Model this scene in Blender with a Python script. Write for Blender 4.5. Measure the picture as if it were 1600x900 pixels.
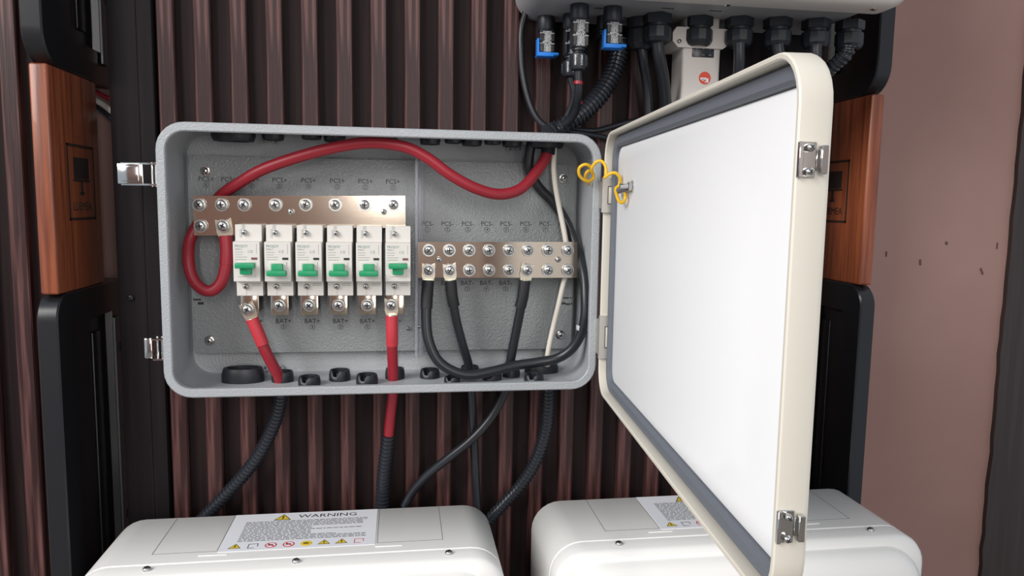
import bpy, bmesh, math, random
from mathutils import Vector, Matrix
random.seed(7)
for o in list(bpy.data.objects): bpy.data.objects.remove(o, do_unlink=True)
S = bpy.context.scene
COL = S.collection
PI = math.pi

# ------------------------------------------------------------------ camera
# metres; X right, Y into the wall, Z up; origin = centre of the grey box's front opening
FPX = 1156.56
CAM = Vector((0.01109, -0.73403, 0.05899))
def _rodr(a):
    v = Vector(a); t = v.length
    return Matrix.Rotation(t, 3, v.normalized())
RWC = _rodr((0.11273, -0.14972, 0.00725)) @ Matrix(((1,0,0),(0,0,-1),(0,1,0)))   # world -> (right, down, forward)
cam_d = bpy.data.cameras.new('camera'); cam = bpy.data.objects.new('camera', cam_d); COL.objects.link(cam)
cam_d.sensor_fit = 'HORIZONTAL'; cam_d.sensor_width = 36.0; cam_d.lens = FPX/1600*36.0
cam_d.clip_start = 0.01
r0, r1, r2 = RWC[0], RWC[1], RWC[2]
cam.matrix_world = Matrix(((r0[0], -r1[0], -r2[0], CAM[0]), (r0[1], -r1[1], -r2[1], CAM[1]), (r0[2], -r1[2], -r2[2], CAM[2]), (0,0,0,1)))
S.camera = cam
def ray(u, v): return RWC.transposed() @ Vector(((u-800)/FPX, (v-450)/FPX, 1.0))
def hit(u, v, ax, val):
    d = ray(u, v); return CAM + d*((val-CAM[ax])/d[ax])
def PX(u, v, y): return hit(u, v, 1, y)       # a pixel on the plane Y=y
def PZ(u, v, z): return hit(u, v, 2, z)       # a pixel on the plane Z=z
def PS(u, v, x): return hit(u, v, 0, x)       # a pixel on the plane X=x

# ------------------------------------------------------------------ light
W = bpy.data.worlds.new('sky'); S.world = W; W.use_nodes = True
bg = W.node_tree.nodes['Background']; bg.inputs[0].default_value = (0.80, 0.89, 1.0, 1); bg.inputs[1].default_value = 0.52
def area(name, loc, target, sx, sy, power, col):
    L = bpy.data.lights.new(name, 'AREA'); L.shape = 'RECTANGLE'; L.size = sx; L.size_y = sy; L.energy = power; L.color = col
    o = bpy.data.objects.new(name, L); COL.objects.link(o); o.location = loc
    o.rotation_euler = (Vector(target)-Vector(loc)).to_track_quat('-Z', 'Y').to_euler()
    return o
area('window_daylight', (-1.95, -1.60, 1.30), (0.1, 0, -0.05), 1.4, 1.4, 68, (1.0, 0.97, 0.94))
area('rear_window_daylight', (-0.05, -2.68, 0.62), (-0.1, 0, 0.0), 0.15, 1.60, 17, (1.0, 0.99, 0.97))
area('doorway_daylight', (0.74, -2.68, 0.10), (0.2, 0, 0.0), 0.34, 1.80, 10, (1.0, 0.98, 0.95))
S.view_settings.view_transform = 'Standard'; S.view_settings.look = 'None'
S.view_settings.exposure = 0.17; S.view_settings.gamma = 1.0; S.view_settings.use_curve_mapping = False

# ------------------------------------------------------------------ materials
def lin(c):
    return tuple((x/255/12.92) if x/255 <= 0.04045 else ((x/255+0.055)/1.055)**2.4 for x in c)
MATS = {}
def mat(name, rgb, rough=0.5, metal=0.0, bump=None, var=None, coat=0.0, trans=0.0, aniso=None, spec=None, stretch=None):
    if name in MATS: return MATS[name]
    m = bpy.data.materials.new(name); m.use_nodes = True; nt = m.node_tree; N = nt.nodes; L = nt.links
    b = N['Principled BSDF']; c = (*lin(rgb), 1)
    b.inputs['Base Color'].default_value = c; b.inputs['Roughness'].default_value = rough; b.inputs['Metallic'].default_value = metal
    b.inputs['Coat Weight'].default_value = coat; b.inputs['Transmission Weight'].default_value = trans
    if spec is not None: b.inputs['Specular IOR Level'].default_value = spec
    tc = N.new('ShaderNodeTexCoord'); src = tc.outputs['Object']
    if stretch:
        mp = N.new('ShaderNodeMapping'); mp.inputs['Scale'].default_value = stretch; L.new(src, mp.inputs[0]); src = mp.outputs[0]
    if var:                                    # (other colour, noise scale, lo, hi, detail)
        n = N.new('ShaderNodeTexNoise'); n.inputs['Scale'].default_value = var[1]; n.inputs['Detail'].default_value = var[4] if len(var) > 4 else 4
        L.new(src, n.inputs['Vector'])
        r = N.new('ShaderNodeValToRGB'); r.color_ramp.elements[0].position = var[2]; r.color_ramp.elements[1].position = var[3]
        r.color_ramp.elements[0].color = c; r.color_ramp.elements[1].color = (*lin(var[0]), 1)
        L.new(n.outputs['Fac'], r.inputs[0]); L.new(r.outputs[0], b.inputs['Base Color'])
    if bump:                                   # (noise scale, strength, distance)
        n = N.new('ShaderNodeTexNoise'); n.inputs['Scale'].default_value = bump[0]; n.inputs['Detail'].default_value = 2
        L.new(src, n.inputs['Vector'])
        bp = N.new('ShaderNodeBump'); bp.inputs['Strength'].default_value = bump[1]; bp.inputs['Distance'].default_value = bump[2]
        L.new(n.outputs['Fac'], bp.inputs['Height']); L.new(bp.outputs[0], b.inputs['Normal'])
    MATS[name] = m; return m
M_WALL = mat('pink plaster', (156,124,116), 0.75, bump=(60,0.15,0.002), var=((144,111,103),3,0.35,0.7))
M_FLOOR = mat('grey floor', (120,115,110), 0.6, var=((100,96,92),6,0.4,0.6))
M_SLAT = mat('dark red wood film', (50,29,29), 0.42, stretch=(1,1,0.03), var=((104,70,67),300,0.44,0.72,6), bump=(420,0.5,0.0006), spec=0.3)
M_GROOVE = mat('black brown groove film', (31,22,22), 0.6, stretch=(1,1,0.03), var=((42,30,30),160,0.45,0.7), spec=0.12)
M_BOARD = mat('dark edge film', (30,26,28), 0.55, stretch=(1,1,0.03), var=((38,33,35),120,0.45,0.7), spec=0.12)
M_BLACK = mat('satin black steel', (27,28,31), 0.30, bump=(900,0.08,0.0003))
M_RAIL = mat('galvanised rail', (120,124,128), 0.42, 0.8)
M_WOOD = mat('orange hardwood', (150,82,52), 0.38, stretch=(1,1,0.05), var=((104,52,34),150,0.35,0.68,5), bump=(300,0.35,0.0005), coat=0.15)
M_BURN = mat('burnt mark', (38,28,25), 0.7)
M_GREY = mat('grey textured powder coat', (164,168,171), 0.30, bump=(560,0.6,0.0010))
M_PLATE = mat('grey textured plate', (148,152,153), 0.24, bump=(520,0.75,0.0014))
M_CREAM = mat('cream powder coat', (214,209,196), 0.42, bump=(700,0.12,0.0004))
M_DOORW = mat('white door lining', (242,243,244), 0.5, bump=(700,0.1,0.0004))
M_GASKET = mat('grey foam gasket', (104,109,118), 0.6)
M_CHROME = mat('chrome', (205,205,203), 0.14, 1.0)
M_ZINC = mat('zinc steel', (196,197,195), 0.28, 1.0)
M_SATIN = mat('satin stainless', (205,201,193), 0.45, 0.85, bump=(500,0.25,0.0004))
M_DARK = mat('dark recess', (30,31,33), 0.5)  # paints the shade in screw recesses; also colours rail slots and latch springs
M_BAR = mat('nickel plated copper', (204,192,176), 0.15, 1.0, stretch=(0.05,1,1), bump=(700,0.04,0.0002))
M_LUG = mat('tinned lug', (214,208,190), 0.3, 0.9)
M_RED = mat('red cable sheath', (150,32,46), 0.42)
M_REDS = mat('red shrink sleeve', (192,54,66), 0.48)
M_BLK = mat('black cable sheath', (34,36,41), 0.33)
M_BLKS = mat('black shrink sleeve', (30,31,34), 0.55)
M_WHT = mat('white cable sheath', (212,206,194), 0.5)
M_YEL = mat('yellow wire', (236,186,38), 0.4)
M_HOSE = mat('black corrugated plastic', (38,41,47), 0.24)
M_GLAND = mat('black nylon', (33,36,43), 0.42)
M_CLIP = mat('natural nylon', (205,210,214), 0.45)
M_MCB = mat('white thermoplastic', (212,209,203), 0.45)
M_MCBL = mat('grey print', (140,140,138), 0.6)
M_SLOT = mat('pale grey moulding', (188,186,181), 0.5)
M_TXT = mat('black print', (34,35,37), 0.6)
M_GREEN = mat('green toggle', (22,146,96), 0.4)
M_TEAL = mat('teal print', (86,128,118), 0.6)
M_ACR = mat('clear acrylic', (196,198,210), 0.12)
M_ACR.node_tree.nodes['Principled BSDF'].inputs['Alpha'].default_value = 0.24
M_INV = mat('inverter light grey', (206,200,194), 0.42)
M_INVB = mat('inverter body grey', (150,150,152), 0.45)
M_BLUE = mat('blue plastic cap', (38,128,222), 0.4)
M_PVG = mat('grey printed connector', (176,178,180), 0.4, var=((60,62,66),900,0.52,0.6,1))
M_BAT = mat('battery white', (238,237,233), 0.38)
M_SEAM = mat('seam grey', (120,120,120), 0.7)
M_STICK = mat('sticker white', (232,233,238), 0.4)
M_TRI = mat('warning yellow', (226,196,52), 0.5)
M_PRED = mat('prohibition red', (205,48,58), 0.5)
M_ORG = mat('orange red logo', (214,78,58), 0.5)
M_PANEL = mat('dark glass panel', (36,40,46), 0.25)
M_TRIM = mat('dark door frame', (44,34,32), 0.5, stretch=(1,1,0.05), var=((58,46,44),90,0.4,0.7))
M_CHIP = mat('wall chip', (92,66,60), 0.8)

# ------------------------------------------------------------------ mesh helpers
ORG = {}
def link(name, data): 
    o = bpy.data.objects.new(name, data); COL.objects.link(o); return o
def tag(o, label=None, cat=None, group=None, kind=None):
    if label: o['label'] = label
    if cat: o['category'] = cat
    if group: o['group'] = group
    if kind: o['kind'] = kind
    return o
def thing(name, loc, label, cat, group=None):
    o = link(name, None); o.empty_display_size = 0.02; o.location = loc; ORG[o.name] = Vector(loc)
    return tag(o, label, cat, group)
def obj(name, bm, mats, parent=None, angle=38, loc=None):
    """one mesh object; bm in world coordinates"""
    org = Vector(loc) if loc is not None else (ORG[parent.name] if parent else Vector((0,0,0)))
    bmesh.ops.translate(bm, verts=bm.verts, vec=-org)
    bmesh.ops.recalc_face_normals(bm, faces=bm.faces)
    me = bpy.data.meshes.new(name); bm.to_mesh(me); bm.free()
    for m in (mats if isinstance(mats, (list, tuple)) else [mats]): me.materials.append(m)
    me.shade_smooth(); me.set_sharp_from_angle(angle=math.radians(angle))
    o = link(name, me)
    if parent:
        o.parent = parent; o.location = org - ORG[parent.name]
    else: o.location = org
    ORG[o.name] = org
    return o
def copy_tree(o, parent=None):
    c = o.copy(); COL.objects.link(c); c.parent = parent; ORG[c.name] = ORG[o.name]
    for ch in list(o.children): copy_tree(ch, c)
    return c
def bmn(): return bmesh.new()
def box(bm, lo, hi, bev=0.0, seg=2, mi=0, M=None):
    lo = Vector(lo); hi = Vector(hi); t = bmesh.new()
    bmesh.ops.create_cube(t, size=1.0)
    for v in t.verts: v.co = Vector(((lo[i]+hi[i])/2 + v.co[i]*(hi[i]-lo[i]) for i in range(3)))
    if bev > 0: bmesh.ops.bevel(t, geom=t.edges[:], offset=bev, segments=seg, affect='EDGES', profile=0.5)
    merge(bm, t, mi, M)
def merge(bm, t, mi=0, M=None):
    if M is not None: bmesh.ops.transform(t, matrix=M, verts=t.verts)
    mp = {v: bm.verts.new(v.co) for v in t.verts}
    for f in t.faces:
        try: nf = bm.faces.new([mp[v] for v in f.verts]); nf.material_index = mi if mi else f.material_index
        except ValueError: pass
    t.free()
def frame(axis):
    a = Vector(axis).normalized(); u = a.orthogonal().normalized(); return u, a.cross(u), a
def lathe(bm, base, axis, prof, n=20, mi=0, phase=0.0, capped=True):
    """prof: list of (radius, height along axis)"""
    u, w, a = frame(axis); base = Vector(base); rings = []
    for r, h in prof:
        rings.append([bm.verts.new(base + a*h + (u*math.cos(2*PI*i/n+phase) + w*math.sin(2*PI*i/n+phase))*r) for i in range(n)])
    for A, B in zip(rings, rings[1:]):
        for i in range(n):
            f = bm.faces.new((A[i], A[(i+1)%n], B[(i+1)%n], B[i])); f.material_index = mi
    if capped:
        for R in (rings[0], rings[-1]):
            f = bm.faces.new(R); f.material_index = mi
def catmull(P, sub=8):
    P = [Vector(p) for p in P]; out = []
    Q = [P[0]*2-P[1]] + P + [P[-1]*2-P[-2]]
    for i in range(1, len(Q)-2):
        p0, p1, p2, p3 = Q[i-1:i+3]
        for k in range(sub):
            t = k/sub
            out.append(0.5*((2*p1) + (p2-p0)*t + (2*p0-5*p1+4*p2-p3)*t*t + (3*p1-p0-3*p2+p3)*t**3))
    out.append(P[-1]); return out
def resample(P, step):
    L = [0.0]
    for a, b in zip(P, P[1:]): L.append(L[-1]+(b-a).length)
    n = max(2, int(L[-1]/step)); out = []; j = 0
    for k in range(n+1):
        s = L[-1]*k/n
        while j < len(P)-2 and L[j+1] < s: j += 1
        d = L[j+1]-L[j]; t = 0 if d < 1e-9 else (s-L[j])/d
        out.append(P[j].lerp(P[j+1], t))
    return out
def sweep(bm, P, r, n=12, mi=0):
    """tube along the points P; r a number or a function of the index"""
    rf = r if callable(r) else (lambda i: r)
    T = [(P[min(i+1, len(P)-1)]-P[max(i-1, 0)]).normalized() for i in range(len(P))]
    u = T[0].orthogonal().normalized(); rings = []
    for i, p in enumerate(P):
        u = (u - T[i]*u.dot(T[i])).normalized(); w = T[i].cross(u)
        rings.append([bm.verts.new(p + (u*math.cos(2*PI*k/n) + w*math.sin(2*PI*k/n))*rf(i)) for k in range(n)])
    for A, B in zip(rings, rings[1:]):
        for k in range(n):
            f = bm.faces.new((A[k], A[(k+1)%n], B[(k+1)%n], B[k])); f.material_index = mi
    for R in (rings[0], rings[-1]):
        f = bm.faces.new(R); f.material_index = mi
def tube(P, r, n=12, sub=8):
    bm = bmn(); sweep(bm, catmull(P, sub), r, n); return bm
def corrugated(P, r, pitch=0.0046, n=14):
    pts = resample(catmull(P, 10), pitch/4); bm = bmn()
    sweep(bm, pts, lambda i: r*(0.80, 1.0, 1.0, 0.80)[i % 4], n); return bm
def rrect(w, h, r, seg=7):
    r = max(r, 1e-5); out = []
    for cx, cz, a0 in ((w/2-r, h/2-r, 0), (-w/2+r, h/2-r, PI/2), (-w/2+r, -h/2+r, PI), (w/2-r, -h/2+r, 1.5*PI)):
        for k in range(seg+1):
            a = a0 + PI/2*k/seg; out.append((cx+r*math.cos(a), cz+r*math.sin(a)))
    return out
def loft(bm, loops, mi=0, cap0=True, cap1=True):
    R = [[bm.verts.new(p) for p in L] for L in loops]; n = len(R[0])
    for A, B in zip(R, R[1:]):
        for i in range(n):
            f = bm.faces.new((A[i], A[(i+1)%n], B[(i+1)%n], B[i])); f.material_index = mi
    if cap0: bm.faces.new(R[0]).material_index = mi
    if cap1: bm.faces.new(R[-1]).material_index = mi
def ring_loft(bm, w, h, r, seq, fn, cap0=True, cap1=True, mi=0):
    """seq: (inset, depth); fn maps (a, b, depth) to a point"""
    loft(bm, [[fn(a, b, d) for a, b in rrect(w-2*i, h-2*i, r-i)] for i, d in seq], mi, cap0, cap1)
def extr(bm, pts, fn, d0, d1, mi=0):
    loft(bm, [[fn(a, b, d0) for a, b in pts], [fn(a, b, d1) for a, b in pts]], mi)
def textbm(s, size, M, align='CENTER', depth=0.00015, sx=1.0):
    c = bpy.data.curves.new('t', 'FONT'); c.body = s; c.size = size; c.align_x = align; c.align_y = 'CENTER'; c.resolution_u = 2
    o = bpy.data.objects.new('t', c); COL.objects.link(o)
    bpy.context.view_layer.update()
    me = bpy.data.meshes.new_from_object(o.evaluated_get(bpy.context.evaluated_depsgraph_get()))
    bm = bmn(); bm.from_mesh(me)
    bmesh.ops.solidify(bm, geom=bm.faces[:], thickness=depth)
    if sx != 1.0: bmesh.ops.scale(bm, vec=(sx,1,1), verts=bm.verts)
    bmesh.ops.transform(bm, matrix=M, verts=bm.verts)
    for f in bm.faces: f.material_index = 0
    bpy.data.objects.remove(o); bpy.data.curves.remove(c); bpy.data.meshes.remove(me)
    return bm
def basis(o, x, y):
    x = Vector(x).normalized(); y = Vector(y).normalized(); z = x.cross(y)
    return Matrix(((x[0],y[0],z[0],o[0]),(x[1],y[1],z[1],o[1]),(x[2],y[2],z[2],o[2]),(0,0,0,1)))
def face_M(p): return basis(p, (1,0,0), (0,0,1))         # text facing the camera (-Y)
def join(bms):
    a = bms[0]
    for b in bms[1:]: merge(a, b)
    return a
def bolt_bm(p, axis=(0,-1,0), r=0.0068, turn=0.0, washer=True):
    """pan head screw with washers: material 0 metal, 1 raised dark bars painting the shade of the cross recess"""
    bm = bmn(); h = 0.0
    if washer:
        lathe(bm, p, axis, [(r,0),(r,0.0010),(r*0.97,0.0013)], 24); h = 0.0013
        lathe(bm, Vector(p)+Vector(axis)*h, axis, [(r*0.80,0),(r*0.80,0.0014)], 20); h += 0.0014
    lathe(bm, Vector(p)+Vector(axis)*h, axis, [(r*0.72,0),(r*0.72,0.0016),(r*0.66,0.0024),(r*0.5,0.0030),(r*0.25,0.0033)], 20)
    u, w, a = frame(axis); top = Vector(p)+Vector(axis)*(h+0.0026)
    for k in (0, 1):
        an = turn + k*PI/2; d = u*math.cos(an)+w*math.sin(an); e = a.cross(d)
        box(bm, (-r*0.42,-r*0.09,0), (r*0.42,r*0.09,0.00085), mi=1, M=basis(top, d, e))
    return bm

# ================================================================== setting
b = bmn(); box(b, (-1.6,0.20,-0.95), (1.7,0.26,1.3)); wall = tag(obj('wall_back', b, M_WALL), 'dusky pink painted plaster wall behind the equipment', 'wall', kind='structure')
b = bmn(); box(b, (-1.6,-3.2,-1.0), (1.7,0.20,-0.95)); tag(obj('floor', b, M_FLOOR), 'plain grey floor below the batteries', 'floor', kind='structure')
b = bmn(); box(b, (-1.6,-2.86,-0.95), (1.7,-2.80,1.9)); tag(obj('added_wall_front', b, M_WALL), 'unseen plain pink wall added behind the viewer for metal reflections', 'wall', kind='structure')  # unseen, added to give the metal a brown reflection and block rear sky light
for i, (u, v, w, h, a) in enumerate(((1385,397,2,9,0.0),(1438,410,3,10,0.1),(1479,380,4,5,0.6),(1558,384,2,11,0.0),(1534,424,3,12,0.45))):
    c = PX(u, v, 0.1995); k = 0.2/300; b = bmn()
    box(b, (-w*0.00042,-0.0004,-h*0.0004), (w*0.00042,0.0010,h*0.0004), M=Matrix.Translation(c) @ Matrix.Rotation(-a, 4, 'Y'))
    obj('paint_chip', b, M_CHIP, wall)
# dark door frame at the right with a ragged painted edge
x0 = PX(1577, 420, 0.193)[0]; b = bmn(); prev = None; n = 90
rows = []
for k in range(n+1):
    z = -0.95 + 2.2*k/n; j = random.uniform(-0.0022, 0.0022) if k % 2 else random.uniform(-0.0006,0.0006)
    rows.append([b.verts.new(p) for p in ((x0+j,0.193,z),(x0+j,0.1995,z),(x0+0.22,0.1995,z),(x0+0.22,0.193,z))])
for A, B in zip(rows, rows[1:]):
    for i in range(4): b.faces.new((A[i],A[(i+1)%4],B[(i+1)%4],B[i]))
b.faces.new(rows[0]); b.faces.new(rows[-1])
tag(obj('trim_1', b, M_TRIM), 'dark brown door frame with ragged paint edge beside pink wall', 'door frame', kind='structure')

# ================================================================== fluted wall panels
ZB, ZT = -0.949, 0.62
def slat_mesh():
    w = 0.0172; prof = [(0,0.0985),(0,0.0912),(0.0012,0.0900),(w-0.0012,0.0900),(w,0.0912),(w,0.0985)]
    bm = bmn(); A = [bm.verts.new((x,y,ZB)) for x,y in prof]; B = [bm.verts.new((x,y,ZT)) for x,y in prof]; m = len(prof)
    for i in range(m): bm.faces.new((A[i],A[(i+1)%m],B[(i+1)%m],B[i]))
    bm.faces.new(A); bm.faces.new(B); return bm
SLAT = None
def fluted(xa, xb, starts, label, y0=0.0):
    global SLAT
    t = thing('fluted_wall_panel', (xa, 0.0985+y0, ZB), label, 'wall panel', 'fluted wall panels')
    b = bmn(); box(b, (xa,0.0985+y0,ZB), (xb,0.108+y0,ZT)); obj('backing_board', b, M_GROOVE, t)
    for x in starts:
        if SLAT is None:
            SLAT = obj('slat', slat_mesh(), M_SLAT, t, loc=(0,0.0985,ZB)); s = SLAT
        else:
            s = SLAT.copy(); COL.objects.link(s); s.parent = t
        s.location = Vector((x-xa, 0, 0))
    return t
fluted(-0.237, 0.372, [-0.2345+0.0358*k for k in range(17)], 'dark reddish brown fluted wall panel directly behind the grey box')
fluted(-0.52, -0.338, [-0.3855-0.0358*k for k in (3,2,1,0)], 'fluted wall panel strip at the far left beyond the black frame', 0.004)
b = bmn(); box(b, (-0.2805,0.086,ZB), (-0.2375,0.108,ZT), 0.0015)
t = thing('edge_board', (-0.26,0.097,ZB), 'flat black-brown upright board left of the grey box, behind its latches', 'board', 'flat upright boards')
obj('board', b, M_BOARD, t)
b = bmn(); box(b, (-0.2545,0.0850,ZB), (-0.2525,0.0865,ZT)); obj('bead', b, M_BOARD, t)
obj('screw', bolt_bm(PX(205,465,0.0862), r=0.0045, washer=False), [M_BLACK, M_DARK], t)
b = bmn(); box(b, (0.3725,0.090,ZB), (0.500,0.108,ZT), 0.0015)
t = thing('edge_board', (0.43,0.099,ZB), 'flat dark upright board behind the open door and inverter glands', 'board', 'flat upright boards')
obj('board', b, M_BOARD, t)

# ================================================================== rack sides
def rack_side(x, s, label, yf, zu, zl):
    """x: inner face; s=+1 when the inner face looks to +X"""
    t = thing('rack_side', (x, 0.1, ZB), label, 'rack', 'rack side frames')
    th = 0.019; o_ = -s
    def slab(name, y0, y1, z0, z1, rc, top_round, bot_round):
        def prof(ins):
            a, b_, c, d = y0+ins, y1-ins, z0+ins, z1-ins; r = max(rc-ins, 0.002); pts = []
            # rounded at the front corners
            if bot_round: pts += [(a+r-r*math.cos(q), c+r-r*math.sin(q)) for q in [PI/2*k/8 for k in range(9)]]
            else: pts += [(a, c)]*1
            pts += [(b_, c), (b_, d)]
            if top_round: pts += [(a+r-r*math.sin(q), d-r+r*math.cos(q)) for q in [PI/2*k/8 for k in range(9)]]
            else: pts += [(a, d)]
            return pts
        bm = bmn()
        seq = [(0.0015,o_*th),(0,o_*(th-0.0015)),(0,o_*0.0015),(0.0015,0),(0.034,0),(0.036,o_*0.007)]
        loft(bm, [[(x+d, a, b_) for a, b_ in prof(i)] for i, d in seq])
        p = obj(name, bm, M_BLACK, t)
        return p
    up_ = slab('upper_panel', yf, 0.190, zu, 0.62, 0.032, False, True)
    lo_ = slab('lower_panel', yf, 0.190, ZB, zl, 0.026, True, False)
    for p, z0, z1 in ((up_, zu+0.05, 0.60), (lo_, -0.93, zl-0.052)):
        for yy in ((0.112,) if s > 0 else (0.125,)):
            b = bmn(); box(b, (min(x-s*0.007,x-s*0.0045), yy, z0), (max(x-s*0.007,x-s*0.0045), yy+0.022, z1), 0.0008); obj('rib', b, M_BLACK, p)
    b = bmn(); box(b, (min(x,x+o_*0.0165), yf+0.006, zl), (max(x,x+o_*0.0165), 0.140 if s > 0 else 0.176, zu), 0.0025, 3)
    wd = obj('wood_board', b, M_WOOD, t); wd['label'] = 'orange hardwood board with a burnt-in logo'
    # burnt logo on the inner face
    M = basis((x+s*0.0003, 0.0905 if s > 0 else 0.129, (zu+zl)/2), (0,s,0), (0,0,1))
    bm = bmn()
    for lo, hi in (((-0.032,-0.038,0),(-0.0295,0.038,0.0003)),((0.0295,-0.038,0),(0.032,0.038,0.0003)),((-0.032,-0.038,0),(0.032,-0.0355,0.0003)),((-0.032,0.0355,0),(0.032,0.038,0.0003)),
                   ((-0.018,0.004,0),(0.018,0.025,0.0003)),((-0.020,0.001,0),(0.020,0.0032,0.0003)),((-0.0022,-0.010,0),(0.0022,0.001,0.0003)),((-0.005,-0.0125,0),(0.005,-0.0095,0.0003))):
        box(bm, lo, hi, M=M)
    merge(bm, textbm('LUEMEA', 0.0125, M @ Matrix.Translation((0,-0.0245,0)), depth=0.0003, sx=0.98))
    obj('burnt_logo', bm, M_BURN, wd)
    b = bmn(); box(b, (min(x+s*0.002,x+s*0.004), 0.152, -0.93), (max(x+s*0.002,x+s*0.004), 0.176, -0.075)); rl = obj('slotted_rail', b, M_RAIL, t)
    b = bmn(); box(b, (min(x+s*0.002,x+s*0.004), 0.152, 0.205), (max(x+s*0.002,x+s*0.004), 0.176, 0.60)); r2_ = obj('slotted_rail', b, M_RAIL, t)
    for p, zs in ((rl, (-0.11,-0.31,-0.51)), (r2_, (0.275,0.46))):
        for z in zs:
            b = bmn(); extr(b, rrect(0.006,0.011,0.0029,4), lambda a, c, d: (x+s*d, 0.164+a, z+c), 0.0035, 0.0043); obj('slot', b, M_DARK, p)
    return t
rack_side(-0.3125, 1, 'black steel rack side with orange wood board, left of the grey box', 0.021, 0.183, -0.0335)
rack_side(0.546, -1, 'black steel rack side with wood board, behind the open door', 0.057, PX(1365,146,0.06)[2], PX(1345,446,0.06)[2])
# wires that show in the gap left of the board
for nm, m, pts, r, lab in (('thin_wire', M_RED, ((150,143),(162,150),(178,156),(200,160)), 0.0026, 'thin red wire in the gap behind the wooden board'),
                      ('thin_wire', M_WHT, ((146,155),(162,164),(176,175),(200,186)), 0.0034, 'thin white wire in the gap behind the wooden board'),
                      ('thin_wire', M_BLK, ((146,164),(162,176),(176,188),(200,204)), 0.0028, 'thin black wire in the gap behind the wooden board')):
    tag(obj(nm, tube([PX(u,v,0.188) for u,v in pts], r, 10), m), lab, 'wire', 'wires in the left gap')

# ================================================================== combiner box
BW, BH = 0.425, 0.2616
fy = lambda a, b_, d: (a, d, b_)
T = thing('combiner_box', (0,0.0895,-BH/2), 'open grey steel combiner box with cream door on the fluted wall', 'electrical box')
b = bmn()
ring_loft(b, BW, BH, 0.026, [(0,0.0895),(0,0.0015),(0.0012,0.0),(0.0075,0.0),(0.0085,0.0010),(0.0085,0.0065),(0.0024,0.0075),(0.0024,0.082),(0.0050,0.0866),(0.008,0.0875)], fy)
body = obj('body', b, M_GREY, T)
# mounting plate
def rnd(p): return p
px0, px1, pz0, pz1 = -0.2033, 0.2030, -0.1022, 0.1046
b = bmn(); box(b, (px0,0.0752,pz0), (px1,0.0772,pz1), 0.0005); plate = obj('mounting_plate', b, M_PLATE, T)
for i, (u, v) in enumerate(((321,267),(328,532),(880,279),(875,523),(638,513),(655,510))):
    obj('screw', bolt_bm(PX(u,v,0.0750), r=0.0052 if i < 4 else 0.0034, turn=i*0.6, washer=i < 4), [M_CHROME, M_DARK], plate)
for u, v in ((320,530),(322,268)):
    pass
# small threaded studs on the back wall
for u, v in ((413.5,221.5),(431.5,221.5),(415.5,574),(439,574),(796,233),(812,233),(816,564),(790,566)):
    p = PX(u, v, 0.0874); b = bmn(); lathe(b, p, (0,-1,0), [(0.0036,0),(0.0036,0.004),(0.0019,0.004),(0.0019,0.001)], 14); o = obj('threaded_boss', b, M_GREY, body)
# printed legends
L = []
def legend(s, num, u, v, dv=9):
    p = PX(u, v, 0.0751); L.append(textbm(s, 0.0070, face_M(p), sx=0.98))
    q = PX(u, v+dv, 0.0751); M = face_M(q)
    bm = bmn(); n = 18
    for k in range(n):
        a0, a1 = 2*PI*k/n, 2*PI*(k+1)/n; r1, r2 = 0.0029, 0.0025
        vs = [bm.verts.new(M @ Vector(c)) for c in ((r1*math.cos(a0),r1*math.sin(a0),0),(r1*math.cos(a1),r1*math.sin(a1),0),(r2*math.cos(a1),r2*math.sin(a1),0),(r2*math.cos(a0),r2*math.sin(a0),0))]
        bm.faces.new(vs)
    L.append(bm); L.append(textbm(str(num), 0.0046, M))
for k, u in enumerate((322,357,393,437,482,527,571,614)): legend('PCS+', 8-k, u, 280+k*0.6)
for k, u in enumerate((398,443,488,532,574,616)): legend('BAT+', 6-k, u, 502)
for k, u in enumerate((668,699,731,761,791,822,852,882)): legend('PCS-', k+1, u, 350)
for k, u in enumerate((668,699,730,760,790,820)): legend('BAT-', k+1, u, 442.5)
obj('lettering', join(L), M_TXT, plate)
bm = bmn()
for u0, u1, v0, v1 in ((878,889,464.5,466.5),(891,893.5,464.5,466.5),(876,884,472.5,475.5),(884,891,474,476.5),(892,894,473,476),(302,314,467,469.5),(309,318,472,476)):
    a, c = PX(u0,v1,0.0750), PX(u1,v0,0.0750); box(bm, (a[0],0.0750,a[2]), (c[0],0.0753,c[2]), 0.0001, 1)
obj('pen_mark', bm, M_TXT, plate)
# clear acrylic divider
b = bmn(); xq = PX(648,400,0.06)[0]
a0, a1 = PX(648,560,0.06)[2], PX(648,250,0.06)[2]
box(b, (xq,0.030,a0), (xq+0.0026,0.0745,a1), 0.0004); box(b, (xq+0.0026,0.0725,a0), (xq+0.0095,0.0746,a1), 0.0004)
obj('clear_divider', b, M_ACR, T)
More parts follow.
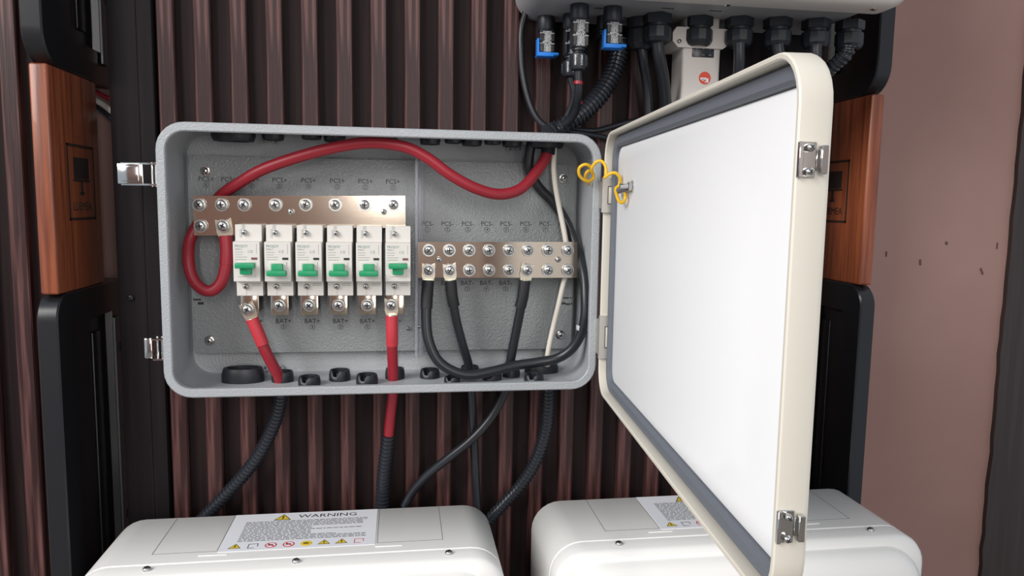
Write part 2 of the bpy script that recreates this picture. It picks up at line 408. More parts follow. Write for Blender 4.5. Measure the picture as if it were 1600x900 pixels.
# glands
def gland(c, r, h, ry=None, up_=1, notch=False, name='cable_gland'):
    """ring of black nylon standing on the box floor (up_=1) or hanging from its top (up_=-1)"""
    bm = bmn(); ry = ry or r; n = 28; rings = []
    prof = [(1.0,0),(1.0,0.55),(0.94,0.85),(0.90,1.0),(0.74,1.0),(0.72,0.0)]
    for k, hh in prof:
        ring = []
        for i in range(n):
            a = 2*PI*i/n; hz = hh*h
            if notch and abs((a-4.2)) < 0.32 and hh > 0.5: hz *= 0.45
            ring.append(bm.verts.new((c[0]+r*k*math.cos(a), c[1]+ry*k*math.sin(a), c[2]+up_*hz)))
        rings.append(ring)
    for A, B in zip(rings, rings[1:]):
        for i in range(n): bm.faces.new((A[i],A[(i+1)%n],B[(i+1)%n],B[i]))
    bm.faces.new(rings[0])
    # gripping fingers inside
    for i in range(6):
        a = 2*PI*i/6+0.3
        box(bm, (-0.0012,-0.0008,0), (0.0012,0.0008,h*0.8), M=Matrix.Translation((c[0]+r*0.70*math.cos(a), c[1]+ry*0.70*math.sin(a), c[2]+(0 if up_ > 0 else -h*0.8))) @ Matrix.Rotation(a, 4, 'Z'))
    return obj(name, bm, M_GLAND, T)
ZF = -BH/2+0.0025; ZC = BH/2-0.0025
FRONT = [(377,599,0.0215,0.0145,0.0135,False),(440,598,0.0112,0.0105,None,False),(482,604,0.0112,0.0090,None,True),(530,596,0.0112,0.0108,None,True),(573,602,0.0112,0.0100,None,True),
         (617,593,0.0105,0.0108,None,False),(672,592,0.0108,0.0090,None,True),(707,599,0.0085,0.0060,None,True),(735,585,0.0105,0.0080,None,False),(770,595,0.0105,0.0085,None,True),(800,590,0.0098,0.0085,None,False),(836,598,0.0105,0.0080,None,True),(848,584,0.0195,0.0105,0.0125,False)]
for u, v, r, h, ry, nt in FRONT:
    c = PZ(u, v, ZF); c = Vector((c[0], c[1]+(ry or r)*0.72, ZF)); gland(c, r, h, ry, 1, nt)
for u, r, h, ry, y in ((365,0.0215,0.0105,0.014,0.052),(427,0.0110,0.0085,None,0.050),(487,0.0100,0.0070,None,0.045),(523,0.0112,0.0085,None,0.050),(604,0.0112,0.0075,None,0.048),(672,0.0108,0.0085,None,0.050),(708,0.009,0.0070,None,0.045),(737,0.0110,0.0085,None,0.050),(770,0.0090,0.007,None,0.045),(800,0.0108,0.0085,None,0.050),(853,0.0195,0.0085,0.013,0.056)):
    x = PX(u, 218, y)[0]; gland(Vector((x, y, ZC)), r, h, ry, -1)
# cable clip on the right wall
c = PX(912,512,0.029); b = bmn(); box(b, (c[0]-0.0075,c[1]-0.004,c[2]-0.0026), (0.2095,c[1]+0.004,c[2]+0.0026), 0.0006); obj('cable_clip', b, M_CLIP, T)

# ---- door: s from hinge to free edge, n from lip to outer shell
TH = math.radians(85.86); HX, HY = 0.2129, -0.0062
DS = Vector((-math.cos(TH), -math.sin(TH), 0)); DN = Vector((math.sin(TH), -math.cos(TH), 0)); DW, DH = 0.4232, 0.2618
def dfn(a, b_, d): return Vector((HX, HY, 0)) + DS*(a+DW/2) + DN*d + Vector((0,0,b_))
b = bmn()
ring_loft(b, DW, DH, 0.026, [(0.008,0.0125),(0.0034,0.0125),(0.0034,0.0008),(0.0026,0.0),(0.0008,0.0),(0,0.0008),(0,0.0135),(0.0012,0.0158),(0.004,0.0165)], dfn, True, True)
door = obj('door', b, M_CREAM, T)
b = bmn(); ring_loft(b, DW-0.030, DH-0.030, 0.014, [(0.0,0.0127),(0.0,0.0116),(0.001,0.0110)], dfn); obj('inner_lining', b, M_DOORW, door)
b = bmn()
g0 = [(0.0038,0.0126),(0.0040,0.0085),(0.0055,0.0070),(0.0120,0.0070),(0.0138,0.0085),(0.0144,0.0126)]
ring_loft(b, DW, DH, 0.026, g0, dfn, False, False); obj('gasket', b, M_GASKET, door)
for u, v in ((1266,250),(1238,822)):        # latch keepers on the free edge
    # where the pixel meets the free-edge face
    P0 = dfn(DW/2, 0, 0); d = ray(u, v); tt = (P0-CAM).dot(DS)/d.dot(DS); zz = (CAM+d*tt)[2]
    def kfn(a, b_, d_): return dfn(DW/2, 0, 0) + DN*a + Vector((0,0,zz+b_)) + DS*d_
    b = bmn()
    Mk = basis(kfn(0,0,0), DN, (0,0,1)) ; zs = 1 if DN.cross(Vector((0,0,1))).dot(DS) > 0 else -1
    def kb(lo, hi, bev=0.0003, mi=0):
        z0, z1 = sorted((zs*lo[2], zs*hi[2])); box(b, (lo[0],lo[1],z0), (hi[0],hi[1],z1), bev, 1, mi, Mk)
    kb((0.0004,-0.0078,0),(0.0085,0.0078,0.0009)); kb((0.0002,-0.0078,0),(0.0022,0.0078,0.0024))
    kb((0.0085,-0.0045,0.0),(0.0125,0.0045,0.0012)); kb((0.0095,-0.0062,0.0006),(0.0125,0.0062,0.0040))
    k = obj('latch_keeper', b, M_CHROME, door)
    for q in (-0.0052, 0.0052):
        obj('rivet', bolt_bm(kfn(0.0050, q, 0.0008), axis=tuple(DS), r=0.0026, washer=False), [M_CHROME, M_DARK], k)
# earth stud on the lining
def door_pt(u, v, nd):
    P0 = dfn(0,0,nd); d = ray(u, v); return CAM + d*((P0-CAM).dot(DN)/d.dot(DN))
sp = door_pt(989,291,0.0110); b = bmn()
lathe(b, sp, -DN, [(0.0052,0),(0.0052,0.0012)], 20); lathe(b, sp-DN*0.0012, -DN, [(0.0042,0),(0.0042,0.0032)], 6); lathe(b, sp-DN*0.004, -DN, [(0.0022,0),(0.0022,0.008)], 14)
obj('earth_stud', b, M_CHROME, door)
# hinges
for u, v, hh in ((951,305,0.0345),(946,527,0.0440)):
    c = PX(u, v, -0.0125); b = bmn(); w = 0.0068; z0, z1 = c[2]-hh/2, c[2]+hh/2; ya, yb_ = -0.0135, -0.0098
    q0, q1 = z0+hh*0.24, z1-hh*0.24
    extr(b, [(c[0]-w,z0),(c[0]+w,z0),(c[0]+w,q0),(c[0]-w+0.0055,q0),(c[0]-w+0.0055,q1),(c[0]+w,q1),(c[0]+w,z1),(c[0]-w,z1)], lambda a, e, d: (a, d, e), ya, yb_)
    h = obj('hinge', b, M_SATIN, T)
    b = bmn(); box(b, (c[0]-w,-0.0098,z0+0.004), (c[0]-w+0.0045,0.0002,z1-0.004), 0.0004); obj('hinge_leaf', b, M_SATIN, h)
    b = bmn(); box(b, (c[0]-0.0004,ya+0.0006,z0+hh*0.26), (c[0]+w,yb_,z1-hh*0.26), 0.0008); obj('hinge_knuckle', b, M_CREAM, h)
    b = bmn(); lathe(b, (c[0]+w*0.62,ya+0.0008,z0-0.0035), (0,0,1), [(0.0012,0),(0.0018,0.0006),(0.0018,hh+0.007-0.0006),(0.0012,hh+0.007)], 12); obj('hinge_pin', b, M_CHROME, h)
# draw latches on the left side
def latch(zc, opened):
    X = -BW/2; b = bmn(); hh = 0.0105
    Y0 = 0.004
    if opened:
        for s_ in (-1, 1):
            extr(b, [(X,Y0+0.004),(X,Y0+0.022),(X-0.012,Y0+0.022),(X-0.034,Y0+0.014),(X-0.035,Y0+0.009),(X-0.012,Y0+0.004)], lambda a, c, d: (a, c, zc+d), s_*hh, s_*(hh-0.0016))
        box(b, (X-0.002,Y0+0.004,zc-hh), (X,Y0+0.026,zc+hh), 0.0004)
        la = obj('latch', b, M_CHROME, T)
        b = bmn(); box(b, (X-0.0365,Y0+0.0045,zc-hh+0.001), (X-0.014,Y0+0.0062,zc+hh-0.001), 0.0008, 2); box(b, (X-0.0368,Y0+0.0052,zc-hh+0.0012), (X-0.0345,Y0+0.014,zc+hh-0.0012), 0.0008, 2)
        box(b, (X-0.0335,Y0+0.0032,zc-hh+0.0035), (X-0.0175,Y0+0.0048,zc+hh-0.0035), 0.0007, 2); obj('latch_lever', b, M_CHROME, la)
        zz_ = (X-0.004, X-0.0075)
    else:
        for s_ in (-1, 1):
            extr(b, [(X,Y0+0.0),(X,Y0+0.030),(X-0.014,Y0+0.030),(X-0.018,Y0+0.012),(X-0.010,Y0-0.001)], lambda a, c, d: (a, c, zc+d), s_*hh, s_*(hh-0.0016))
        box(b, (X-0.002,Y0,zc-hh), (X,Y0+0.030,zc+hh), 0.0004)
        la = obj('latch', b, M_CHROME, T)
        b = bmn(); box(b, (X-0.0195,Y0+0.006,zc-hh+0.0005), (X-0.0125,Y0+0.010,zc+hh-0.0005), 0.0012, 2); box(b, (X-0.0198,Y0+0.0066,zc-hh+0.0007), (X-0.0175,Y0+0.034,zc+hh-0.0007), 0.0009, 2); obj('latch_lever', b, M_CHROME, la)
        zz_ = (X-0.004, X-0.0085)
    for xx in zz_:
        b = bmn(); lathe(b, (xx, Y0+0.010, zc-hh-0.0008), (0,0,1), [(0.0013,0),(0.0013,2*hh+0.0016)], 12); obj('latch_pin', b, M_CHROME, la)
    b = bmn(); box(b, (X-0.0105,Y0+0.014,zc-hh+0.0022), (X-0.0030,Y0+0.018,zc+hh-0.0022), 0.0004); obj('latch_spring', b, M_DARK, la)
latch(PX(215,272,0.012)[2], True); latch(PX(238,544,0.012)[2], False)

# ================================================================== busbars
YB = 0.0445
def busbar(name, outline, spots, small, label):
    o = [PX(u, v, YB) for u, v in outline]; cx = sum(p[0] for p in o)/len(o); cz = sum(p[2] for p in o)/len(o)
    t = thing(name, (cx, 0.075, cz), label, 'busbar', 'busbars in the grey box')
    b = bmn(); loft(b, [[(p[0], y, p[2]) for p in o] for y in (YB+0.003, YB)])
    obj('bar', b, M_BAR, t, angle=25)
    for i, (u, v) in enumerate(spots): obj('bolt', bolt_bm(PX(u, v, YB-0.0002), turn=i*0.9), [M_ZINC, M_DARK], t)
    for i, (u, v) in enumerate(small):
        p = PX(u, v, YB-0.0002); obj('mounting_screw', bolt_bm(p, r=0.0042, turn=i, washer=False), [M_ZINC, M_DARK], t)
        b = bmn(); lathe(b, (p[0], YB+0.003, p[2]), (0,1,0), [(0.008,0),(0.009,0.015),(0.008,0.0277)], 6); obj('standoff', b, M_RED if i == 0 else M_BLK, t)
    return t
LB = ((302,306),(633,306),(634,356),(372,356),(366,368),(303,368))
busbar('positive_busbar', LB, ((312,320),(347,320),(382,320),(431,320),(478,320),(524,320),(570,320),(615,320),(314,353)), ((455,331),(600,331)), 'wide metal busbar above the row of white circuit breakers')
RB = ((653,378),(902,378),(903,434),(653,434))
busbar('negative_busbar', RB, [(u,v) for v in (391,422) for u in ((670,702,733,764,795,825,856,887) if v == 391 else (733,764,795,856,887))], ((686,405.5),(872,405.5)), 'rectangular metal busbar right of the breakers with two rows of bolts')

# ================================================================== breakers
BRW = 0.0250
def breaker(x, up_on, label):
    zc = 0.0; t = thing('circuit_breaker', (x, 0.0700, 0.0), label, 'circuit breaker', 'row of circuit breakers')
    YF, YS, YK = 0.0150, 0.0270, 0.0745
    zt, zs, zl, zb = 0.0357, 0.0193, -0.0196, -0.0352; w = BRW/2
    prof = [(YK,zt),(YS+0.0006,zt),(YS,zt-0.0006),(YS,zs+0.0003),(YF+0.0006,zs),(YF,zs-0.0006),(YF,zl+0.0006),(YF+0.0006,zl),(YS+0.001,zl-0.0003),(YS+0.001,zb+0.0006),(YS+0.0016,zb),(YK,zb)]
    b = bmn(); loft(b, [[(x+dx, y, z) for y, z in prof] for dx in (-w, w)])
    bmesh.ops.bevel(b, geom=[e for e in b.edges if abs((e.verts[0].co-e.verts[1].co)[0]) < 1e-6], offset=0.0003, segments=1, affect='EDGES')
    bd = obj('body', b, M_MCB, t, angle=25)
    for z, y in ((zt-0.0078, YS), (zl-0.0060, YS+0.001)):
        xs = x-w+0.0090; b = bmn(); lathe(b, (xs,y-0.0002,z), (0,-1,0), [(0.0031,0),(0.0031,0.0004),(0.0027,0.0004)], 16); sc = obj('terminal_screw', bolt_bm((xs,y-0.0002,z), r=0.0040, turn=x*50+z*99, washer=False), [M_ZINC, M_DARK], t); b.free()
        b = bmn(); box(b, (xs-0.0002,y-0.0003,z+(0.003 if z > 0 else -0.009)), (xs+0.0002,y+0.0003,z+(0.0078 if z > 0 else -0.003))); obj('seam', b, M_SLOT, bd)
    b = bmn(); box(b, (x-w+0.0042,YS-0.0004,zt-0.0125), (x-w+0.0062,YS+0.0005,zt-0.0042)); box(b, (x-w+0.0062,YS-0.0004,zt-0.004), (x-w+0.0080,YS+0.0005,zt)); obj('label_slot', b, M_SLOT, bd)
    # toggle window and toggle
    b = bmn(); box(b, (x-0.0085,YF-0.0010,-0.0147), (x+0.0085,YF+0.001,0.0003), 0.0006, 1); obj('toggle_surround', b, M_MCB, t)
    b = bmn(); g = 1 if up_on else -1; zm = -0.0068
    box(b, (x-0.0054,YF-0.0062,zm-0.0052), (x+0.0054,YF,zm+0.0052), 0.0006)
    za, zb2 = sorted((zm+g*0.0010, zm+g*0.0064))
    box(b, (x-0.0092,YF-0.0110,za), (x+0.0092,YF-0.0052,zb2), 0.0009); obj('toggle', b, M_GREEN, t)
    b = bmn(); box(b, (x+0.0045,YF-0.0004,0.0020), (x+0.0100,YF+0.0005,0.0042)); o = obj('indicator_window', b, M_PRED if up_on else M_TXT, t)
    if up_on: o.data.materials[0] = mat('dull red flag', (120,70,72), 0.5)
    tb = [textbm('PROJOY', 0.0036, face_M((x-w+0.0018,YF-0.0001,zs-0.0042)), 'LEFT', sx=0.92)]
    obj('brand_lettering', tb[0], M_TEAL, t)
    tb = [textbm('PEBS-L', 0.0024, face_M((x-w+0.0018,YF-0.0001,zs-0.0072)), 'LEFT'), textbm('CE', 0.0036, face_M((x+0.0036,YF-0.0001,zs-0.0095)), sx=1.2)]
    bm = bmn()
    for i, ln in enumerate((0.0078,0.0070,0.0112,0.0105)):
        z = zs-0.0100-i*0.0024; box(bm, (x-w+0.0018,YF-0.0001,z-0.00022), (x-w+0.0018+ln,YF+0.0002,z+0.00022))
    box(bm, (x+0.0094,YF-0.0001,zs-0.0115), (x+0.0097,YF+0.0002,zs-0.002))
    for i in range(2): box(bm, (x+0.0020,YS+0.0008,zl-0.0035-i*0.0018), (x+0.0105,YS+0.0012,zl-0.0031-i*0.0018))
    tb.append(bm); obj('fine_lettering', join(tb), M_MCBL, t)
    # lower copper tab and its bolt
    b = bmn(); tx = x-0.0028; box(b, (tx-0.0088,0.0400,-0.0565), (tx+0.0088,0.0425,-0.0330), 0.0004); tabo = obj('terminal_tab', b, M_BAR, t)
    b = bmn(); box(b, (tx-0.0070,0.0425,-0.0550), (tx+0.0070,0.0750,-0.0380), 0.0008); obj('tab_support', b, M_BLK, tabo)
    if not up_on: obj('bolt', bolt_bm((tx, 0.0398, -0.0462), turn=x*40), [M_ZINC, M_DARK], tabo)
    return t
BX = [-0.1368,-0.1076,-0.0781,-0.0488,-0.0198,0.0089]
BL = ['leftmost white circuit breaker, green toggle up, beside the red loop', 'second white circuit breaker from the left, green toggle down', 'third white circuit breaker from the left, green toggle down',
      'fourth white circuit breaker from the left, green toggle down', 'fifth white circuit breaker from the left, green toggle down', 'rightmost white circuit breaker with green toggle up']
for x, k, l in zip(BX, (True,False,False,False,False,True), BL): breaker(x, k, l)

# ================================================================== cables
def lug(parent, tip, bar_y, direction, wid=0.0125, bolt=True, turn=0.3):
    """flat palm under the bolt at tip, barrel running in direction"""
    tip = Vector(tip); d = Vector(direction).normalized(); e = d.cross(Vector((0,1,0))).normalized(); bm = bmn()
    y1 = bar_y-0.0003; o = [(-0.0072,-0.55*wid),(-0.0060,-0.30*wid),(-0.0060,0.30*wid),(-0.0072,0.55*wid),(0.0060,0.55*wid),(0.0125,0.42*wid),(0.0125,-0.42*wid),(0.0060,-0.55*wid)]
    loft(bm, [[Vector((tip[0],y,tip[2])) + d*a + e*c for a, c in o] for y in (y1, y1-0.0016)])
    lathe(bm, Vector((tip[0],y1-0.0030,tip[2])) + d*0.0100, d, [(0.0044,0),(0.0054,0.0015),(0.0054,0.010)], 16)
    l = obj('lug', bm, M_LUG, parent)
    if bolt: obj('bolt', bolt_bm((tip[0], y1-0.0016, tip[2]), turn=turn), [M_ZINC, M_DARK], l)
def cable(name, pts, r, m, label, cat='cable', group=None, n=14):
    P = [PX(*p) if not isinstance(p, Vector) else p for p in pts]
    t = thing(name, P[0], label, cat, group); obj('sheath', tube(P, r, n), m, t); return t
def sleeve(t, pts, r, m):
    obj('shrink_sleeve', tube([PX(*p) for p in pts], r, 14), m, t)

tg = Vector((PX(862,225,0.052)[0], 0.054, ZC+0.004))
t = cable('power_cable', [(353,372,0.0405),(354.5,392,0.040),(352.5,418,0.040),(346,440,0.040),(334,453,0.040),(320,453.5,0.040),(307,444,0.0415),(298,427,0.044),(294.5,402,0.048),(298,372,0.0565),(318,338,0.0612),(345,306,0.060),(372,287,0.052),(410,265,0.043),(470,244,0.034),(530,229,0.026),(580,223,0.022),(632,229.5,0.019),(668,247,0.019),(705,274,0.020),(745,295,0.024),(782,303.5,0.030),(815,294,0.037),(840,266,0.045),(854,243,0.050),tg], 0.0058, M_RED, 'long red cable looping left of the breakers and arching to the top right', group='red power cables')
lug(t, PX(350,353,YB), YB, PX(353,372,YB)-PX(350,353,YB), 0.0135)
sleeve(t, [(352.7,368,0.0405),(354.5,392,0.040),(353.5,412,0.040)], 0.0063, M_RED)
b = bmn(); p = PX(856,240,0.051); q = tg; sweep(b, [p+(q-p)*k for k in (-0.05,0.3,0.65,1.0)], 0.0078, 14); obj('black_boot', b, M_BLK, t)

YT = 0.0400
t = cable('power_cable', [(394,499,0.0365),(403,520,0.037),(415,549,0.039),(428,574,0.043),(436,590,0.047),(438,604,0.050),(438,622,0.055)], 0.0056, M_RED, 'red cable slanting down from the leftmost circuit breaker', group='red power cables')
lug(t, PX(388,483,YT), YT, PX(395,499,YT)-PX(388,483,YT))
sleeve(t, [(393.5,498,0.0365),(403,520,0.037),(410.5,538,0.038)], 0.0063, M_REDS)
t = cable('power_cable', [(612,494,0.0365),(612.5,520,0.037),(613,550,0.041),(614,580,0.046),(614,600,0.050),(613,620,0.056),(610.5,645,0.062),(608,672,0.066),(606,700,0.069)], 0.0056, M_RED, 'straight red cable dropping from the rightmost circuit breaker', group='red power cables')
lug(t, PX(611.5,476,YT), YT, (0.03,0,-1))
sleeve(t, [(612,493,0.0365),(612.5,520,0.037),(612.7,539,0.0395)], 0.0063, M_REDS)

tb_ = Vector((PX(832,222,0.055)[0], 0.056, ZC+0.003))
t = cable('power_cable', [(669,441,0.0405),(667,466,0.040),(666,500,0.038),(670,533,0.035),(684,563,0.032),(708,580,0.030),(735,586,0.030),(770,580,0.033),(806,571,0.038),(840,566,0.039),(870,560,0.037),(892,546,0.033),(907,523,0.029),(914,495,0.027),(914.5,460,0.031),(912,428,0.040),(902,392,0.056),(886,350,0.0665),(866,318,0.0675),(842,293,0.066),(828,267,0.060),(827,244,0.058),tb_], 0.0054, M_BLK, 'long black cable sweeping along the bottom and up the right side', group='black power cables')
lug(t, PX(669.5,422,YB), YB, PX(669,441,YB)-PX(669.5,422,YB))
sleeve(t, [(669,438,0.0405),(667.2,462,0.040),(666.3,482,0.0388)], 0.0062, M_BLKS)
t = cable('power_cable', [(704,441,0.0405),(707,466,0.041),(713,500,0.044),(722,535,0.048),(731,565,0.053),(735,585,0.056),(736,605,0.058),(738,640,0.064),(741,700,0.072),(744,760,0.077),(746,800,0.078)], 0.0047, M_BLK, 'black cable from the second lower bolt of the right busbar, with white print', group='black power cables')
lug(t, PX(702.5,422,YB), YB, PX(704,441,YB)-PX(702.5,422,YB))
sleeve(t, [(704,438,0.0405),(706.5,462,0.041),(709.5,478,0.0425)], 0.0060, M_BLKS)
bm = bmn()
for k in range(26):
    v = 660+k*5.0+random.uniform(-1,1); u = 738.5+(v-640)*0.055; p = PX(u+0.6, v, 0.0)
    yy = 0.0655+(min(v,760)-650)*0.0001; p = PX(u+0.6, v, yy); box(bm, (p[0]-0.0007,yy-0.0006,p[2]-0.0008), (p[0]+0.0007,yy+0.0006,p[2]+0.0008))
obj('printed_marking', bm, M_MCBL, t)
t = cable('power_cable', [(820,441,0.0405),(816.5,466,0.041),(810,500,0.044),(802,540,0.048),(797,568,0.051),(795,588,0.053),(792,603,0.055),(783,625,0.056),(765,655,0.057),(735,688,0.058),(700,716,0.064),(668,742,0.072),(645,768,0.078),(632,792,0.078)], 0.0050, M_BLK, 'black cable from the sixth lower bolt curving down left below the box', group='black power cables')
lug(t, PX(823,422,YB), YB, PX(820,441,YB)-PX(823,422,YB))
sleeve(t, [(820,438,0.0405),(817,462,0.041),(813,480,0.0425)], 0.0062, M_BLKS)
tw = Vector((PX(867,225,0.050)[0], 0.050, ZC+0.003))
t = cable('thin_cable', [tw,(866,238,0.050),(865,262,0.050),(868,292,0.052),(874,325,0.055),(882,365,0.0535),(886,395,0.0525),(886,420,0.0525),(881,440,0.0530),(873,475,0.054),(865,508,0.056),(859,535,0.054),(855.5,556,0.053),(855,572,0.054)], 0.0029, M_WHT, 'thin white cable running down behind the right end of the busbar', group=None, n=12)
# yellow earth wire: spiral from the box side to the stud on the door
c0 = PX(914,270,-0.004); pts = []
def yp(u, v, y): return PX(u, v, y)
ywp = [(920,288,0.010),(916,283,-0.002),(915,273,-0.010),(920,267,-0.012),(926,271,-0.010),(927,279,-0.008),(917,283,-0.014),(906,275,-0.018),(905,263,-0.022),(914,257,-0.024),(923,261,-0.022),(926,270,-0.020),(925,262,-0.026),(932,253,-0.030),(940,252,-0.032),(946,260,-0.034),(947,274,-0.036),(945,277,-0.040),(954,271,-0.044),(963,271,-0.046),(969,280,-0.046),(967,290,-0.044),(962,295,-0.046)]
t = thing('earth_wire', PX(*ywp[0]), 'coiled yellow earth wire bridging the box and its open door', 'wire')
obj('sheath', tube([PX(*p) for p in ywp] + [door_pt(964,306,0.003), door_pt(968,315,0.004), door_pt(974,316,0.006), door_pt(977,309,0.007), door_pt(977,302,0.008)], 0.0016, 10), M_YEL, t)
lp = sp - DN*0.0035; e0 = PX(963,300,-0.044); b = bmn(); sweep(b, [e0+(lp-e0)*k for k in (0,0.3,0.62,0.9)], lambda i: (0.0022,0.0028,0.0030,0.0030)[i], 10); obj('ring_terminal', b, M_GASKET, t)

# conduits below the box
def conduit(pts, r, label):
    P = [PX(*p) for p in pts]; t = thing('corrugated_conduit', P[0], label, 'conduit', 'corrugated conduits'); obj('hose', corrugated(P, r), M_HOSE, t); return t
conduit([(439,612,0.052),(437,630,0.057),(429,660,0.063),(408,705,0.070),(378,745,0.075),(344,782,0.0775),(316,812,0.078)], 0.0073, 'black corrugated conduit curving down left to the left battery')
conduit([(607,680,0.0665),(604,705,0.069),(600,740,0.073),(598,770,0.076),(597,800,0.078)], 0.0078, 'short black corrugated conduit around the lower end of the red cable')
conduit([(857,604,0.054),(856,640,0.060),(852,675,0.066),(838,718,0.072),(815,756,0.076),(788,786,0.078),(764,812,0.079),(745,832,0.079)], 0.0074, 'black corrugated conduit curving from the box to between the batteries')

# ================================================================== inverter
IZ = 0.2545
T = thing('inverter', (0.31,0.08,IZ), 'light grey wall inverter with a row of black glands underneath', 'inverter')
b = bmn()
def ifn(a, b_, d): return (0.3125+a, d, IZ+0.0035+0.20+b_)
ring_loft(b, 0.357, 0.40, 0.024, [(0.004,0.0895),(0.0,0.085),(0.0,-0.028)], ifn); obj('body', b, M_INVB, T)
b = bmn()
def cfn(a, b_, d): return (0.3125+a, d, IZ+0.20+b_)
ring_loft(b, 0.374, 0.40, 0.020, [(0.0,-0.0282),(0.0,-0.052),(0.004,-0.061),(0.010,-0.0645)], cfn); cov = obj('front_cover', b, M_INV, T)
for u, v in ((1136,7.5),(1365,14)):
    p = PZ(u, v, IZ); b = bmn(); lathe(b, (p[0],p[1],IZ), (0,0,-1), [(0.0034,0),(0.0034,0.0006),(0.002,0.0012)], 14); obj('cover_screw', b, M_CHROME, cov)
bm = bmn()
for u, v, n_ in ((975,27,6),(1035,12,5),(1110,16,5),(930,12,3),(875,33,3)):
    p = PZ(u, v, IZ+0.0035)
    for k in range(n_): box(bm, (p[0]+k*0.0026,p[1],IZ+0.0032), (p[0]+k*0.0026+0.0018,p[1]+0.0026,IZ+0.0036))
obj('printed_marking', bm, M_TXT, T)
GZ = IZ+0.0035
for i, (u, v) in enumerate(((1027,18),(1092,23),(1155,24),(1215,25),(1275,27),(1328,29))):
    p = PZ(u, v, GZ); y = p[1]+0.012; x = PX(u, 40, y)[0]; b = bmn()
    lathe(b, (x,y,GZ), (0,0,-1), [(0.0148,0),(0.0148,0.0085),(0.0140,0.0095)], 6, phase=0.25); lathe(b, (x,y,GZ-0.0095), (0,0,-1), [(0.0118,0),(0.0118,0.004)], 18)
    g = obj('cable_gland', b, M_GLAND, T, angle=25)
    b = bmn(); lathe(b, (x,y,GZ-0.0125), (0,0,-1), [(0.0138,0),(0.0146,0.0012),(0.0146,0.0115),(0.0125,0.0155),(0.0092,0.0172),(0.0082,0.0172),(0.0078,0.010)], 12, phase=0.1); obj('dome_nut', b, M_GLAND, g, angle=25)
p = PX(1000,45,0.052); b = bmn(); lathe(b, (p[0],0.052,GZ), (0,0,-1), [(0.0140,0),(0.0140,0.010),(0.0125,0.011),(0.0140,0.013),(0.0140,0.026),(0.010,0.032)], 12); obj('cable_gland', b, M_GLAND, T, angle=25)
# cables leaving the glands
def gc(pts, r, label): 
    return cable('gland_cable', pts, r, M_BLK, label, 'cable', 'cables below the inverter glands', 12)
gc([(1027,66,0.006),(1030,90,0.010),(1036,120,0.022),(1040,160,0.040),(1042,205,0.060)], 0.0062, 'black cable hanging from the first large inverter gland')
gc([(1002,72,0.052),(1006,100,0.054),(1012,140,0.060),(1014,200,0.066)], 0.0055, 'black cable beside it, hanging from the rear inverter gland')
gc([(1155,66,0.000),(1155,100,0.004),(1150,150,0.020),(1140,220,0.050)], 0.0058, 'black cable below the gland right of the white data logger')
gc([(1215,68,-0.004),(1218,100,0.0),(1214,150,0.020),(1200,230,0.050)], 0.0060, 'black cable below the third gland from the right')
gc([(1275,69,-0.008),(1274,100,-0.004),(1268,150,0.020),(1262,230,0.060)], 0.0060, 'black cable below the second gland from the right')
P_ = [PX(*p) for p in ((1326,70,-0.006),(1322,84,-0.004),(1308,98,0.004),(1292,112,0.014),(1270,130,0.028),(1240,170,0.050))]
t = thing('corrugated_conduit', P_[0], 'black corrugated conduit leaving the rightmost inverter gland', 'conduit', 'corrugated conduits'); obj('hose', corrugated(P_, 0.0078), M_HOSE, t)

